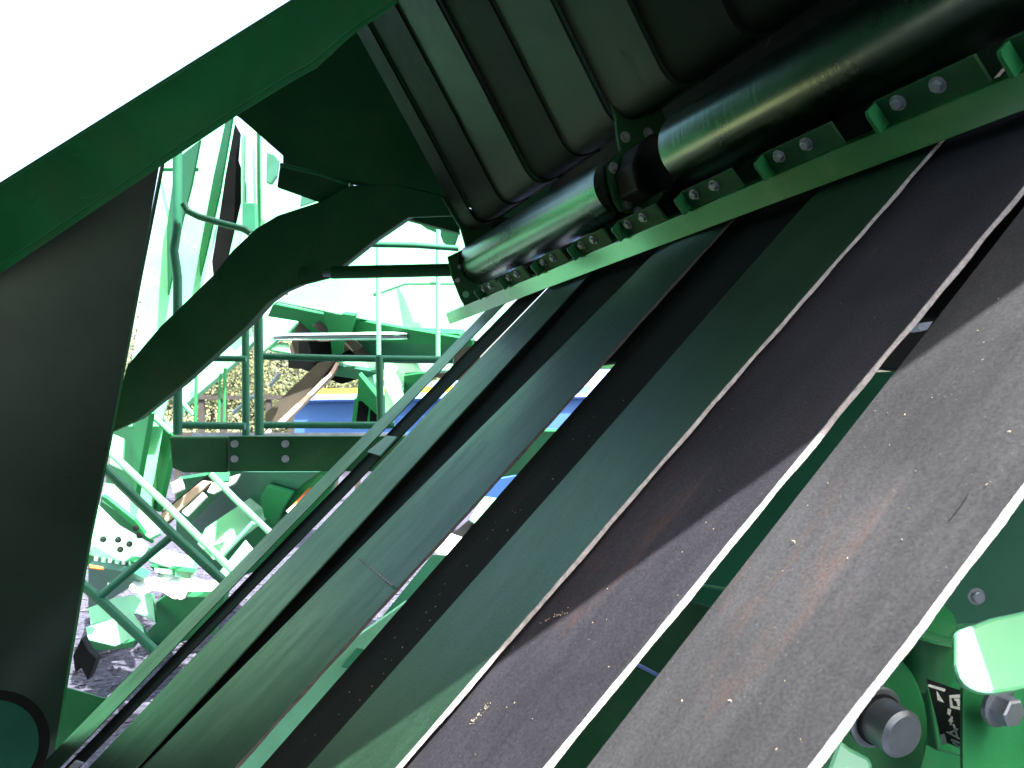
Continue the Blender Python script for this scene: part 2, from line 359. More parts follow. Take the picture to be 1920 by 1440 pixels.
ul = ['upper belt at the far left end of the shiny roller', 'glossy upper belt curving down to the far end of the shiny roller', 'black upper belt curving down behind the shiny roller', 'widest pale grey-green upper belt curving down behind the shiny roller', 'dark upper belt between the two pale ones above the shiny roller', 'pale upper belt just left of the dark bearing plate', 'plain dark upper belt just above the bearing plate', 'dark upper belt with stuck dry straw, above the long roller', 'dark upper belt at the top edge over the long roller', 'dark upper belt nearest the camera at the top right']
for idx, k in enumerate(range(5, -5, -1)):
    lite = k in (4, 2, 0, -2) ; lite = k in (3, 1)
    off = -.0095*k+(.0 if lite else .0025); s_hi = SH+k*PITCHB-.0009; s_lo = SH+(k-1)*PITCHB+.0009
    if k == 5: s_hi -= .09
    m = MB(); P = []; Q = []; T = []
    for i, (a, n) in enumerate(PR):
        j = min(i+1, len(PR)-1); h = max(0, i-1); t = (A*(PR[j][0]-PR[h][0])+N*(PR[j][1]-PR[h][1])).normalized()
        nn = U.cross(t).normalized()
        if nn.dot(CAM-B(a, n, SH)) > 0: nn = -nn
        T.append(nn*.006); P.append(B(a+off, n, s_hi)); Q.append(B(a+off, n, s_lo))
    m.strip(P, Q, lambda i: T[i])
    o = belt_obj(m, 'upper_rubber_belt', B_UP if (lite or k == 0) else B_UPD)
    tag(o, ul[idx], 'rubber belt', 'upper belts looping down behind the rollers')

# ------------------------------------------------------------------ rollers
def axis_from(mt, mb, R):
    def dirn(mm):
        r = ray(1155, 790-mm*800); return V((r.dot(A), r.dot(N))).normalized()
    t, b = dirn(mt), dirn(mb); mid = (t+b).normalized(); half = math.acos(max(-1, min(1, t.dot(b))))/2
    D = R/math.sin(half); ca = (CAM-O0).dot(A); cn = (CAM-O0).dot(N)
    return ca+mid.x*D, cn+mid.y*D, D
ra, rn, rD = axis_from(.634, .468, .060); print('roller', ra, rn, rD)
def roller(s0, s1, R, label, ends=True):
    t = thing('steel_roller', B(ra, rn, (s0+s1)/2), label, 'roller', 'steel rollers above the green bar')
    m = MB(); K = 40; m.tube([V((0, (s1-s0)*(i/K-.5), 0)) for i in range(K+1)], R, 48)
    o = m.build('roller_tube', ROLL); o.parent = t; o.location = (0, 0, 0)
    R3 = Matrix((A, U, N)).transposed()
    if R3.determinant() < 0: R3 = Matrix((-A, U, N)).transposed()
    o.rotation_euler = R3.to_euler()
    m = MB(); m.tube([B(ra, rn, s0-.03), B(ra, rn, s1+.03)], .018, 20); m.build('axle', STEEL, t)
    m = MB(); m.tube([B(ra, rn, s1+.001), B(ra, rn, s1+.010)], R*.8, 32); m.build('end_cap', DARK, t)
    return t
def s_roll(px):
    r_ = ray(px, 790-.55*(px-355)); c_ = V(((CAM-O0).dot(A), (CAM-O0).dot(N))); return r_.dot(U)*((ra-c_.x)/r_.dot(A))
print('rollers', s_roll(898), s_roll(1150), s_roll(1235), s_roll(2000)); HS = s_roll(1165)
roller(HS+.004, s_roll(893), .060, 'short shiny steel roller left of the bearing plate, reflecting green')
roller(.05, s_roll(1290), .060, 'long dark steel roller running from the bearing plate to the top right')

# ------------------------------------------------------------------ baler frame
bal = thing('round_baler', V((B(0, 0, 1.4).x, B(0, 0, 1.4).y, 0)), 'green round baler seen from inside: side plate, arm, upper shell and bearing plate', 'baler')
# bar with belt guides: a thing made of bar, brackets and bolts
gb = thing('belt_guide_bar', B(0, .012, 1.2), 'long green belt guide bar with bolted brackets crossing over the belts', 'guide bar')
def ratio_pt(mm, a):      # point at given a seen on the line with that slope from the vanishing point
    r = ray(1155, 790-mm*800); ca = (CAM-O0).dot(A); cn = (CAM-O0).dot(N); k = (a-ca)/r.dot(A); return cn+r.dot(N)*k
n0 = ratio_pt(.372, -.004); n1 = ratio_pt(.420, .010); print('bar', n0, n1)
s_l = sn(882, 580, 0)[1]
def bar_prism(pan, sa, sb, name, mt, parent, bevel=0): return MB().prism([B(a, n, sa) for a, n in pan], U*(sb-sa)).build(name, mt, parent, bevel)
bar_prism([(-.004, n0), (.010, n1), (.024, n1), (.030, n0+.01), (.012, n0)], .2, s_l, 'bar', GREEN_BAR, gb, .0012)
def s_on(px, mm, a):  # s where the bar line is at photo x
    y = 790-mm*(px-355); r = ray(px, y); ca = (CAM-O0).dot(A); k = (a-ca)/r.dot(A); return r.dot(U)*k
nt_ = ratio_pt(.468, .022)
tabs = [(1905, 1), (1655, 1), (1443, 1), (1290, 1), (1170, 0), (1085, 1), (1015, 1), (952, 1), (906, 1)]
ts = [s_on(x, .44, .02) for x, _ in tabs]
for (x, vis), s in zip(tabs, ts):
    wdt = .125
    br = bar_prism([(.018, n1-.012), (.018, nt_), (.023, nt_), (.023, n1-.012)], s-wdt, s, 'bracket', GREEN_D, gb, .0008)
    tb = MB().prism([B(.0178, n1+.001, s-.0045), B(.0178, nt_-.001, s-.0045), B(.000, nt_-.001, s-.0045), B(-.003, nt_-.006, s-.0045), B(-.003, n1+.001, s-.0045)], U*.0045).build('bracket_tab', GREEN, br, .0008) if False else MB().prism([B(.0178, n1+.0012, s-.0045), B(.0178, nt_-.001, s-.0045), B(.001, nt_-.001, s-.0045), B(-.002, nt_-.006, s-.0045), B(-.002, n1+.0012, s-.0045)], U*.0045).build('bracket_tab', GREEN, br)
    for f in (.028, .078):
        bolt('bolt', STEEL, br, B(.0178, (n1+nt_)/2+.004, s-f), -A, .0065, .007)

def px_prism(name, mt, parent, pts, s, th, bevel=.002, label=None):
    q = [an(x, y, s) for x, y in pts]
    return MB().prism([B(a, n, s) for a, n in q], -U*th).build(name, mt, parent, bevel, label)
# bearing plate between the rollers
hp = px_prism('bearing_plate', GREEN_D, bal, [(1141, 196), (1151, 225), (1153, 252), (1159, 285), (1134, 312), (1137, 340), (1148, 380), (1160, 398), (1186, 404), (1215, 396), (1236, 372), (1250, 330), (1252, 270), (1240, 215), (1215, 180)], HS, .010)
px_prism('bearing_housing', DARK, bal, [(1165, 290), (1150, 330), (1160, 375), (1190, 385), (1225, 365), (1235, 320), (1220, 285), (1190, 270)], HS-.011, .07, .006)
for (x, y) in ((1172, 257), (1190, 334), (1150, 315), (1176, 383), (1196, 398), (1215, 250)):
    a, n = an(x, y, HS-.010); bolt('bolt', STEEL, hp, B(a, n, HS-.0102), -U, .0075, .007)
# end plate at the far end of the bar
ep = px_prism('end_plate', GREEN_D, bal, [(838, 482), (872, 466), (862, 430), (835, 385), (826, 372), (900, 400), (925, 430), (935, 520), (960, 545), (888, 578), (872, 578), (862, 560), (846, 520)], 2.145, .01)
for (x, y) in ((862, 500), (858, 525), (873, 552)):
    a, n = an(x, y, 2.13); bolt('bolt', STEEL if y != 552 else PALE, ep, B(a, n, 2.1345), -U, .010 if y == 552 else .007, .006, seg=12, washer=False)
px_prism('end_cover', DARK, bal, [(880, 440), (930, 420), (960, 470), (955, 540), (910, 560), (880, 520)], 2.19, .04, .004)

# arm
def pp(name, mt, pts, d, nrm=VIEW, th=.03, bevel=.003, parent=None, label=None): return plate(name, mt, parent or bal, pts, d, nrm, th, bevel, label)
pp('gap_filler', DARK, [(882, 404), (1050, 330), (1150, 420), (1060, 498), (945, 540), (900, 556), (880, 480)], 2.75, VIEW, .01)  # dark plate added to close the bright gap beside the rollers
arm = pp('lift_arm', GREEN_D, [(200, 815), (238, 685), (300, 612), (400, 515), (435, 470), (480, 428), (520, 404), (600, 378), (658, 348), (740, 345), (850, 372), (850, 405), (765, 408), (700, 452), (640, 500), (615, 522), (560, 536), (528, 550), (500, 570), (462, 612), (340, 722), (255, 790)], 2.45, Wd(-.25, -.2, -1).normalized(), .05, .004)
bolt('arm_pin', GREEN_D, arm, at(571, 512, 2.39), VIEW, .014, .01, seg=16)
# strut between arm and end plate
stt = thing('gas_strut', at(730, 508, 2.32), 'dark horizontal strut running from the arm to the end plate', 'strut')
pipe('strut_tube', GREEN_D, stt, [(622, 511), (848, 506)], 2.32, 24, seg=20); pipe('strut_rod', STEEL, stt, [(606, 514), (662, 511)], 2.32, 11, seg=16)
pp('cross_piece', GREEN_D, [(752, 380), (856, 386), (862, 437), (760, 410)], 2.5, VIEW, .04)

# upper shell: the dark sheet beyond the arm, its bent lip
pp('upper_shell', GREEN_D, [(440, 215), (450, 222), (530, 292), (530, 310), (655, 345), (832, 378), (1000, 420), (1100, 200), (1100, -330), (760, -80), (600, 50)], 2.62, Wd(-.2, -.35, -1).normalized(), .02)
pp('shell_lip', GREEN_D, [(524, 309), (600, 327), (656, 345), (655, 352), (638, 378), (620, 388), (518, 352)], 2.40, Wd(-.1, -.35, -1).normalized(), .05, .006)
pipe('shell_lip_edge', GREEN, bal, [(526, 309), (600, 327), (655, 346)], 2.385, 8)
pipe('shell_hem', GREEN_D, bal, [(650, 341), (740, 356), (822, 374)], 2.42, 7)

# diagonal edge beam across the top left, with a folded lip along its underside
bm_ = thing('diagonal_beam', at(300, 260, 1.22), 'broad green diagonal beam across the top left corner', 'beam')
BN = Wd(-.30, -.25, -1).normalized(); p0 = at(300, 260, 1.22)
def onb(x, y, off=0): return hit(x, y, p0+BN*off, BN)
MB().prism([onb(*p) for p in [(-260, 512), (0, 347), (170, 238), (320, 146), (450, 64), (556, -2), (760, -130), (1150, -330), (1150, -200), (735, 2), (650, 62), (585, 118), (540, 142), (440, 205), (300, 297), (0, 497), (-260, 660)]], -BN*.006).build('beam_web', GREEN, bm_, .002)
MB().prism([onb(*p) for p in [(-260, 660), (0, 497), (300, 297), (440, 205), (540, 142), (585, 118), (650, 62), (735, 2), (744, 8), (655, 72), (592, 130), (545, 156), (443, 219), (303, 312), (0, 514), (-260, 678)]], -Wd(-.2, -.9, -.5).normalized()*.012).build('beam_lip', GREEN, bm_, .002)
MB().prism([onb(*p, .001) for p in [(-260, 506), (0, 341), (320, 140), (556, -8), (560, -2), (322, 148), (0, 349), (-260, 514)]], -BN*.05).build('beam_top_flange', GREEN, bm_, .001)

chp = MB(); rnd = random.Random(21)
for i in range(70):
    t = rnd.random(); x = 20+t*640; y = 420-t*395+rnd.uniform(-60, 62); l = rnd.uniform(1.2, 4.5) if rnd.random() < .8 else rnd.uniform(6, 16); w = rnd.uniform(.5, 1.3); a = rnd.gauss(-.55, .5); dx, dy = math.cos(a)*l, math.sin(a)*l
    q = [(x-dx+dy/l*w, y-dy-dx/l*w), (x+dx, y+dy-w*.6), (x+dx*.8-dy/l*w, y+dy*.8+dx/l*w), (x-dx*.7, y-dy*.7+w)]
    chp.prism([onb(*p, .0005) for p in q], -BN*.0004)
chp.build('paint_chips', mat('bare_scratch', (.05, .16, .08), .6, var=.3), bm_, kind='stuff')

# left side plate of worn steel, its bright edge, and the roll end at the bottom left
lp = thing('side_plate', at(90, 900, 1.5), 'tall dark worn steel side plate with blurred reflections at the left edge', 'steel plate')
PN = Wd(.62, -.05, -.78).normalized(); p1 = at(150, 900, 1.55)
def onp(x, y, off=0): return hit(x, y, p1+PN*off, PN)
MB().prism([onp(*p) for p in [(-500, 700), (0, 440), (306, 268), (262, 520), (205, 830), (168, 1010), (130, 1235), (104, 1400), (90, 1480), (-500, 1700)]], -PN*.008).build('plate_sheet', WORN, lp)
MB().prism([onp(*p, .001) for p in [(306, 300), (310, 302), (266, 525), (209, 832), (172, 1012), (135, 1236), (108, 1402), (94, 1480), (90, 1480), (104, 1400), (130, 1235), (168, 1010), (205, 830), (262, 520)]], -PN*.014).build('plate_edge', GREEN, lp)
rl = thing('lower_roll', at(0, 1400, .9), 'round end of a dark green roll in the bottom left corner', 'roller')
ax = Wd(-.67, -.46, 1).normalized(); c0 = at(-30, 1408, .95)
MB().tube([c0, c0+ax*.5], .061, 40).build('roll_tube', GREEN_D, rl); MB().tube([c0-ax*.012, c0+ax*.03], [.068, .068], 40).build('roll_rim', VOID, rl)
MB().tube([c0-ax*.018, c0], [.056, .058], 40).build('roll_face', mat('dark_teal_paint', (.006, .040, .028), .8, spec=.05), rl)
pp('lower_corner_sheet', GREEN, [(125, 1290), (190, 1308), (230, 1315), (60, 1480), (60, 1440)], 1.9, Wd(.2, .2, -1).normalized(), .01, .001)
pp('corner_dark_post', DARK, [(152, 1196), (166, 1222), (180, 1235), (172, 1258), (164, 1276), (150, 1250), (140, 1262), (136, 1230)], 2.2, VIEW, .03)
pp('small_plate', STEEL, [(140, 1427), (156, 1432), (135, 1450), (115, 1452)], 1.0, VIEW, .004, .0005)

# unseen plates added overhead; the first one's edge throws the long belt shadow
a1, s1_ = sn(1920, 530, 0); a2, s2_ = sn(640, 1440, 0); q1 = B(a1, 0, s1_); q2 = B(a2, 0, s2_)
e = (q1-q2).normalized(); t_ = 1.0; P1 = q1+SUN*t_; P2 = q2+SUN*t_
w_ = SUN.cross(e).normalized()
if w_.dot(Wd(-1, 0, .4)) < 0: w_ = -w_
print('edge', P1-CAM, P2-CAM, 'w', w_)
MB().prism([P1+e*.6, P2-e*.5, P2-e*.5+w_*2.0, P1+e*.6+w_*2.4], SUN*.01).build('shade_plate', GREEN_D, bal, .002)
MB().prism([CAM+V(q) for q in [(-1.9, .2, .47), (-.08, .2, .47), (.5, 2.7, 1.95), (-1.9, 2.7, 1.95)]], V((0, 0, .01))).build('shade_plate', GREEN_D, bal, .002)  # added to keep sun and sky off the left interior
# unseen sheets added behind the camera and at both sides to block sky light
MB().prism([V((-2.3, -.45, .35)), V((.35, -.75, .35)), V((.35, -.75, CAMH+.75)), V((-2.3, -.45, CAMH+.95))], V((0, -.02, 0))).build('rear_blocker', GREEN_D, bal, .002)
MB().prism([V((-1.9, -.4, 1.25)), V((-1.95, 2.9, 1.25)), V((-1.95, 2.9, CAMH+2.0)), V((-1.9, -.4, CAMH+.55))], V((-.02, 0, 0))).build('side_blocker', GREEN, bal, .002)
MB().prism([V((1.35, -.7, .3)), V((1.35, 1.9, .3)), V((1.35, 1.9, CAMH+1.2)), V((1.35, -.7, CAMH+.6))], V((.02, 0, 0))).build('side_blocker', GREEN_D, bal, .002)
# sheet added behind the upper belts, black to keep their gaps dark
MB().prism([B(.66, -.45, -.3), B(.66, 1.4, -.3), B(.60, 1.4, 2.5), B(.60, -.12, 2.5)], A*.01).build('back_shell', DARK, bal, .002)

# ------------------------------------------------------------------ far machine
fm = thing('forage_machine', V((at(400, 1200, 5.2).x, at(400, 1200, 5.2).y, 0)), 'large sunlit green farm machine standing on the gravel beyond the baler', 'farm machine')
def fp(name, mt, pts, d, nrm=None, th=.03, label=None): return plate(name, mt, fm, pts, d, nrm or LIT, th, .004, label)
# tall column left
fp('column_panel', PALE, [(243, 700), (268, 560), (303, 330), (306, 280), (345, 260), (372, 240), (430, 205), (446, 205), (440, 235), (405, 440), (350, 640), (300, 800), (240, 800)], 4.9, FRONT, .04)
fp('body_reflector', PALE, [(-700, 500), (-60, 420), (-60, 1150), (-700, 1200)], 5.2, FRONT, .05)  # unseen panel added left of view for green reflections in the bar
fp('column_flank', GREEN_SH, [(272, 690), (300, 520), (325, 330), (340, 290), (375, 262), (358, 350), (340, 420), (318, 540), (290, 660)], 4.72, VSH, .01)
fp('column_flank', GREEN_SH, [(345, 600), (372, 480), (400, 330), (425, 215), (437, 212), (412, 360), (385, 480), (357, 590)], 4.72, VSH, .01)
fp('column_seam', GREEN_SH, [(305, 315), (372, 315), (371, 322), (305, 322)], 4.74, SHD, .006)
fp('door_opening', VOID, [(440, 232), (450, 250), (446, 300), (466, 360), (450, 420), (440, 470), (425, 500), (400, 520), (397, 490), (412, 400), (422, 330)], 4.7, VIEW, .02)
fp('bright_post', PALE, [(452, 240), (460, 238), (460, 410), (440, 500), (420, 520), (452, 380)], 4.6, FRONT, .05)
fp('front_panel', PALE, [(460, 225), (500, 262), (512, 290), (515, 350), (610, 360), (612, 420), (480, 440), (455, 470), (462, 380)], 4.6, FRONT, .03)
fp('panel_groove', GREEN_SH, [(481, 240), (487, 240), (488, 430), (482, 432)], 4.52, VSH, .006)
fp('lamp', SMOKE, [(500, 285), (515, 290), (522, 300), (518, 330), (508, 345), (499, 342)], 4.4, VIEW, .03)
fp('flank_tip', SMOKE, [(565, 365), (600, 375), (562, 388)], 4.35, VIEW, .01)
fp('hinge', TUBE, [(454, 380), (478, 380), (480, 438), (454, 436)], 4.2, VIEW, .05)
# big spout panel
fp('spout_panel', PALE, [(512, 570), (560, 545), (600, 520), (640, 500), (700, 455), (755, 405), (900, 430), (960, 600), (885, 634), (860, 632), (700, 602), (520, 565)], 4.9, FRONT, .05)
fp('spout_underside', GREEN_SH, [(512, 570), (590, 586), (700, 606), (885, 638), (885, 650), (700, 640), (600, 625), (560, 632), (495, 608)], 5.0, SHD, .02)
fp('spout_shade', TUBE, [(775, 412), (800, 430), (825, 440), (830, 455), (850, 470), (860, 440), (840, 410)], 4.7, SHD, .01)
fp('inner_recess', BROWN, [(560, 600), (640, 600), (900, 640), (900, 720), (700, 690), (600, 700), (540, 660)], 5.3, VIEW, .05)
fp('inner_drum', VOID, [(560, 640), (640, 640), (700, 700), (640, 720), (560, 690)], 5.2, VIEW, .05)
fp('inner_rib', BROWN, [(585, 610), (600, 600), (655, 655), (640, 662)], 5.15, VIEW, .03); fp('inner_rib', BROWN, [(610, 602), (622, 600), (680, 650), (665, 660)], 5.15, VIEW, .03)
fp('inner_bracket', GREEN_SH, [(605, 583), (665, 592), (655, 630), (640, 650), (640, 665), (622, 665), (620, 640)], 5.0, SHD, .03)
fp('side_sheet', SMOKE, [(660, 638), (880, 645), (850, 668), (660, 668), (645, 655)], 5.1, SHD, .02)
fp('mid_panel', PALE, [(485, 590), (560, 602), (540, 622), (510, 645), (480, 670)], 4.7)
fp('mid_panel', PALE, [(495, 645), (540, 642), (545, 662), (505, 655)], 4.7)
cyl = fp('cylinder_barrel', GREEN_SH, [(764, 622), (860, 626), (870, 640), (764, 638)], 4.75, SHD, .05)
pipe('cylinder_rod', CHROME, fm, [(515, 632), (764, 629)], 4.7, 15)
fp('diagonal_boom', PALE, [(340, 720), (395, 680), (462, 620), (470, 600), (475, 640), (440, 680), (345, 760), (338, 780)], 4.75, th=.05)
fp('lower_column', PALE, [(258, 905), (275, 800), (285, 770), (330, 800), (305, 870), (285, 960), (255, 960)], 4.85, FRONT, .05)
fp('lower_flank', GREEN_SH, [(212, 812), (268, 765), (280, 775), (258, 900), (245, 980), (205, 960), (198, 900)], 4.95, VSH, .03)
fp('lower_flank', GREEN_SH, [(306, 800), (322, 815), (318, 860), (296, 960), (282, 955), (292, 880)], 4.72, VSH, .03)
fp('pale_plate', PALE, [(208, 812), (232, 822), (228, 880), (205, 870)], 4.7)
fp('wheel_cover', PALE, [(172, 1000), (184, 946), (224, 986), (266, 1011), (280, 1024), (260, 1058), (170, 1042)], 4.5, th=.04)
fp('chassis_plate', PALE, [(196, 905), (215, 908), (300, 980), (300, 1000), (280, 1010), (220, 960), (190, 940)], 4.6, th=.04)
fp('chassis_shadow_strip', GREEN_SH, [(190, 930), (200, 935), (250, 975), (285, 1020), (268, 1010), (225, 985), (186, 950)], 4.62, SHD, .02)  # strip standing in for the shade along the chassis plate
hole_xy = [(222, 1012), (194, 1011), (226, 1030), (255, 990), (262, 1004), (243, 1020)]
for x, y in hole_xy: bolt('bolt', DARK, fm, at(x, y, 4.35), VIEW, .012, .02, seg=8)
fp('lower_rail', GREEN_SH, [(165, 1040), (262, 1055), (250, 1072), (162, 1062)], 4.75, SHD, .04)
for i in range(7): fp('rail_clip', PALE if i % 2 else STEEL, [(176+i*13, 1043+i*1.6), (183+i*13, 1044+i*1.6), (182+i*13, 1053+i*1.6), (175+i*13, 1052+i*1.6)], 4.4)
fp('hood', PALE, [(272, 1050), (296, 1027), (365, 1045), (360, 1072), (330, 1068)], 4.4, th=.08)
fp('hood_slot', GREEN_SH, [(280, 1062), (362, 1074), (355, 1086), (300, 1080)], 4.38, SHD, .03)
fp('lamp', PALE, [(288, 1064), (322, 1068), (322, 1076), (290, 1072)], 4.3); fp('lamp', PALE, [(328, 1070), (352, 1074), (345, 1084), (328, 1080)], 4.3)
fp('wheel_arch', SMOKE, [(165, 1060), (250, 1075), (270, 1085), (230, 1110), (165, 1150)], 4.8, SHD, .05)
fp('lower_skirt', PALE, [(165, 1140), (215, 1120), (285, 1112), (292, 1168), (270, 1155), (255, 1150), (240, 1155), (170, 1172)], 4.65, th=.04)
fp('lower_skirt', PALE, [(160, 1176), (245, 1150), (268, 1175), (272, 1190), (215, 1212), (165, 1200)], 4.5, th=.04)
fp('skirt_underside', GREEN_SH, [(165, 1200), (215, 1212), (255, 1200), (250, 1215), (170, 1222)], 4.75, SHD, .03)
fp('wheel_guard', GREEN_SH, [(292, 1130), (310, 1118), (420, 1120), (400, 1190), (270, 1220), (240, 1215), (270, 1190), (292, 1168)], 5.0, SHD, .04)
fp('amber_reflector', ORANGE, [(167, 1058), (192, 1062), (191, 1068), (167, 1065)], 4.3)
# region right of ladder, under the deck
fp('under_deck_panel', GREEN_SH, [(330, 900), (460, 880), (640, 880), (600, 960), (520, 1060), (420, 1090), (330, 1000)], 5.6, SHD, .04)
fp('tinted_guard', SMOKE, [(455, 885), (600, 885), (500, 960), (420, 1030), (360, 980)], 5.4, SHD, .02)
fp('pale_strip', PALE, [(385, 990), (480, 925), (510, 965), (400, 1050), (370, 1020)], 5.2, th=.02)
fp('pale_strip', PALE, [(505, 918), (550, 885), (572, 882), (527, 920)], 5.2, Wd(.0, -.2, -1).normalized(), .02)
fp('white_sticker', STICK, [(572, 884), (598, 882), (585, 898), (572, 902)], 4.9)
fp('dark_green_guard', GREEN_SH, [(488, 932), (500, 912), (548, 926), (530, 955), (515, 985), (495, 970)], 5.0, SHD, .03)
fp('guard_beam', GREEN_SH, [(515, 985), (600, 890), (640, 890), (540, 1000), (520, 1010)], 4.95, SHD, .04)
fp('orange_decal', ORANGE, [(536, 958), (553, 942), (588, 905), (592, 912), (570, 934), (553, 952)], 4.6, th=.004)
fp('white_decal', STICK, [(536, 958), (552, 945), (557, 951), (541, 963)], 4.55, th=.004); fp('white_decal', STICK, [(576, 928), (592, 912), (598, 920), (582, 938)], 4.55, th=.004)
fp('lit_plate', PALE, [(405, 1080), (460, 1012), (475, 1030), (425, 1092)], 4.7, th=.03)
pipe('lit_rod', PALE, fm, [(410, 1050), (475, 980)], 4.8, 9)
fp('pipe_bundle', DARK, [(302, 960), (395, 885), (420, 890), (310, 985)], 5.1, VIEW, .06)
fp('pale_rust_beam', RUST, [(300, 965), (378, 902), (395, 905), (312, 980)], 4.95, VIEW, .04)
for q in ([(340, 960), (380, 922), (388, 930), (350, 968)], [(388, 922), (398, 905), (450, 888), (440, 905), (400, 925)], [(318, 905), (340, 895), (345, 915), (325, 925)], [(205, 1070), (240, 1075), (222, 1105), (200, 1100)]):
    fp('pale_sheet', WHITE, q, 4.9)
fp('hose_box', GREEN_SH, [(392, 884), (430, 884), (428, 902), (405, 905)], 4.6, LIT, .03)
# right part behind rails
fp('hopper', PALE, [(720, 680), (850, 682), (842, 694), (760, 700), (758, 722), (755, 760), (735, 790), (722, 800)], 4.95, th=.04)
fp('hopper_flap', GREEN_SH, [(757, 705), (790, 700), (820, 700), (780, 745), (757, 760)], 4.9, SHD, .02)
fp('intake_box', PALE, [(672, 702), (712, 702), (712, 752)], 4.85, Wd(-.2, .3, -1).normalized()); fp('intake_box', GREEN_SH, [(672, 702), (712, 752), (668, 752)], 4.8, SHD)
fp('intake_frame', GREEN_SH, [(664, 748), (714, 748), (712, 805), (658, 805)], 4.95, SHD, .04)
fp('intake_grille', VOID, [(672, 752), (692, 752), (688, 796), (667, 796)], 4.88, VIEW, .01); fp('intake_grille', VOID, [(696, 752), (712, 752), (711, 796), (692, 796)], 4.88, VIEW, .01)
fp('lower_channel', PALE, [(632, 676), (710, 674), (702, 692), (650, 684)], 4.9)
fp('shade_sheet', SMOKE, [(628, 684), (712, 700), (676, 712), (618, 704)], 4.95, SHD)
fp('conveyor_board', BROWN, [(497, 806), (497, 775), (560, 715), (596, 680), (632, 674), (570, 745), (512, 802)], 5.0, VIEW, .04)
fp('conveyor_edge', RUST, [(510, 800), (617, 700), (630, 678), (636, 682), (624, 702), (520, 806)], 4.9, LIT, .04)
fp('conveyor_tip', RUST, [(492, 815), (504, 803), (510, 808), (498, 822)], 4.6)
fp('roller_row', DARK, [(540, 672), (600, 676), (560, 692), (540, 690)], 5.0, VIEW, .03)
pipe('thin_brace', STEEL, fm, [(505, 725), (525, 700)], 5.1, 7); pipe('thin_brace', STEEL, fm, [(437, 775), (475, 742)], 5.1, 8)
pipe('brace', PALE, fm, [(342, 755), (362, 778)], 4.6, 9); pipe('brace', PALE, fm, [(270, 765), (322, 812)], 4.5, 11)
# white sheet lying over the chassis
ws = MB(); rows = []
random.seed(3)
for j in range(9):
    v = j/8; row = []
    for i in range(31):
        u_ = i/30; x = 248+u_*160+6*math.sin(v*5); y0 = 1072+10*u_+8*math.sin(u_*9); y1 = 1105+22*u_+6*math.sin(u_*14)+(-14 if u_ > .93 else 0)
        row.append(at(x, y0+(y1-y0)*v+random.uniform(-1.5, 1.5), 4.45-.22*v+.03*math.sin(u_*20+v*4)+random.uniform(-.008, .008)))
    rows.append(row)
n1_ = 31; vs = [p for r in rows for p in r]
ws.add(vs+[p+V((0, .004, -.004)) for p in vs], [[j*n1_+i, j*n1_+i+1, (j+1)*n1_+i+1, (j+1)*n1_+i] for j in range(8) for i in range(30)]+[[len(vs)+j*n1_+i, len(vs)+(j+1)*n1_+i, len(vs)+(j+1)*n1_+i+1, len(vs)+j*n1_+i+1] for j in range(8) for i in range(30)], True)
tag(ws.build('plastic_sheet', WHITE), 'crumpled bright white plastic sheet behind the lower ladder', 'plastic sheet')

# ------------------------------------------------------------------ platform with rails and ladder
pf = thing('platform', at(520, 880, 3.4), 'dark green access platform edge with four bolts, under the hand rails', 'platform')
PD = 3.4
plate('deck_beam', GREEN_D, pf, [(428, 818), (760, 818), (760, 884), (428, 884)], PD, VIEW, .05, .004)
plate('beam_end', GREEN_D, pf, [(316, 819), (427, 819), (427, 886), (345, 887), (322, 878)], PD+.03, VIEW, .05, .008)
plate('deck_tread', STEEL, pf, [(360, 812), (760, 811), (760, 817), (360, 817)], PD+.1, Wd(0, .5, -1).normalized(), .02)
for x in (441, 536):
    for y in (832, 860): bolt('bolt', STEEL, pf, at(x, y, PD), VIEW, .016, .012, seg=20, washer=False)
hr = thing('hand_rail', at(580, 810, 3.4), 'teal green tubular hand rails standing along the platform', 'railing')
R_ = lambda nm, pts, w, d=3.35, mt=None: pipe(nm, mt or TUBE, hr, pts, d, w)
R_('post', [(333, 250), (332, 430), (326, 470), (333, 520), (333, 815)], 17, 3.3)
R_('post', [(460, 585), (461, 816)], 14, 3.45); R_('post', [(484, 540), (486, 816)], 17, 3.3)
R_('post', [(711, 668), (714, 800)], 14, 3.3)
R_('post', [(709, 430), (710, 665)], 9, 4.35, PALE); R_('post', [(822, 405), (821, 668)], 9, 4.35, PALE)
R_('rail', [(486, 668), (640, 672), (850, 674)], 13, 3.35); R_('rail', [(395, 672), (462, 673)], 12, 3.4)
R_('rail', [(340, 797), (460, 799)], 14, 3.38); R_('rail', [(490, 797), (740, 797)], 13, 3.38)
R_('rail', [(690, 458), (780, 460), (860, 466)], 11, 3.35); R_('rail', [(700, 553), (760, 531), (860, 531)], 7, 4.4, PALE)
R_('curved_rail', [(344, 382), (352, 396), (372, 406), (420, 420), (460, 430), (470, 438)], 13, 3.25)
R_('post', [(368, 690), (366, 800)], 6, 4.6, GREEN); R_('post', [(422, 690), (420, 800)], 6, 4.6, GREEN); R_('post', [(413, 700), (410, 800)], 5, 4.6, GREEN)
ld = thing('ladder', at(300, 1215, 3.3), 'folded green access ladder slanting down from the platform to the gravel', 'ladder')
for pts, w, mt, d in (([(196, 878), (250, 930), (330, 1008), (425, 1095)], 18, TUBE, 3.3), ([(150, 1092), (200, 1135), (290, 1220)], 18, TUBE, 3.3)):
    pipe('ladder_rail', mt, ld, pts, d, w)
for pts, w, mt, d in (([(200, 842), (310, 945), (438, 1072)], 14, PALE, 4.2), ([(395, 888), (440, 935), (508, 1000)], 12, PALE, 4.3)):
    pipe('ladder_rail', mt, ld, pts, d, w, 'sunlit ladder rail')
pipe('rung', TUBE, ld, [(322, 1005), (188, 1118)], 3.3, 15)

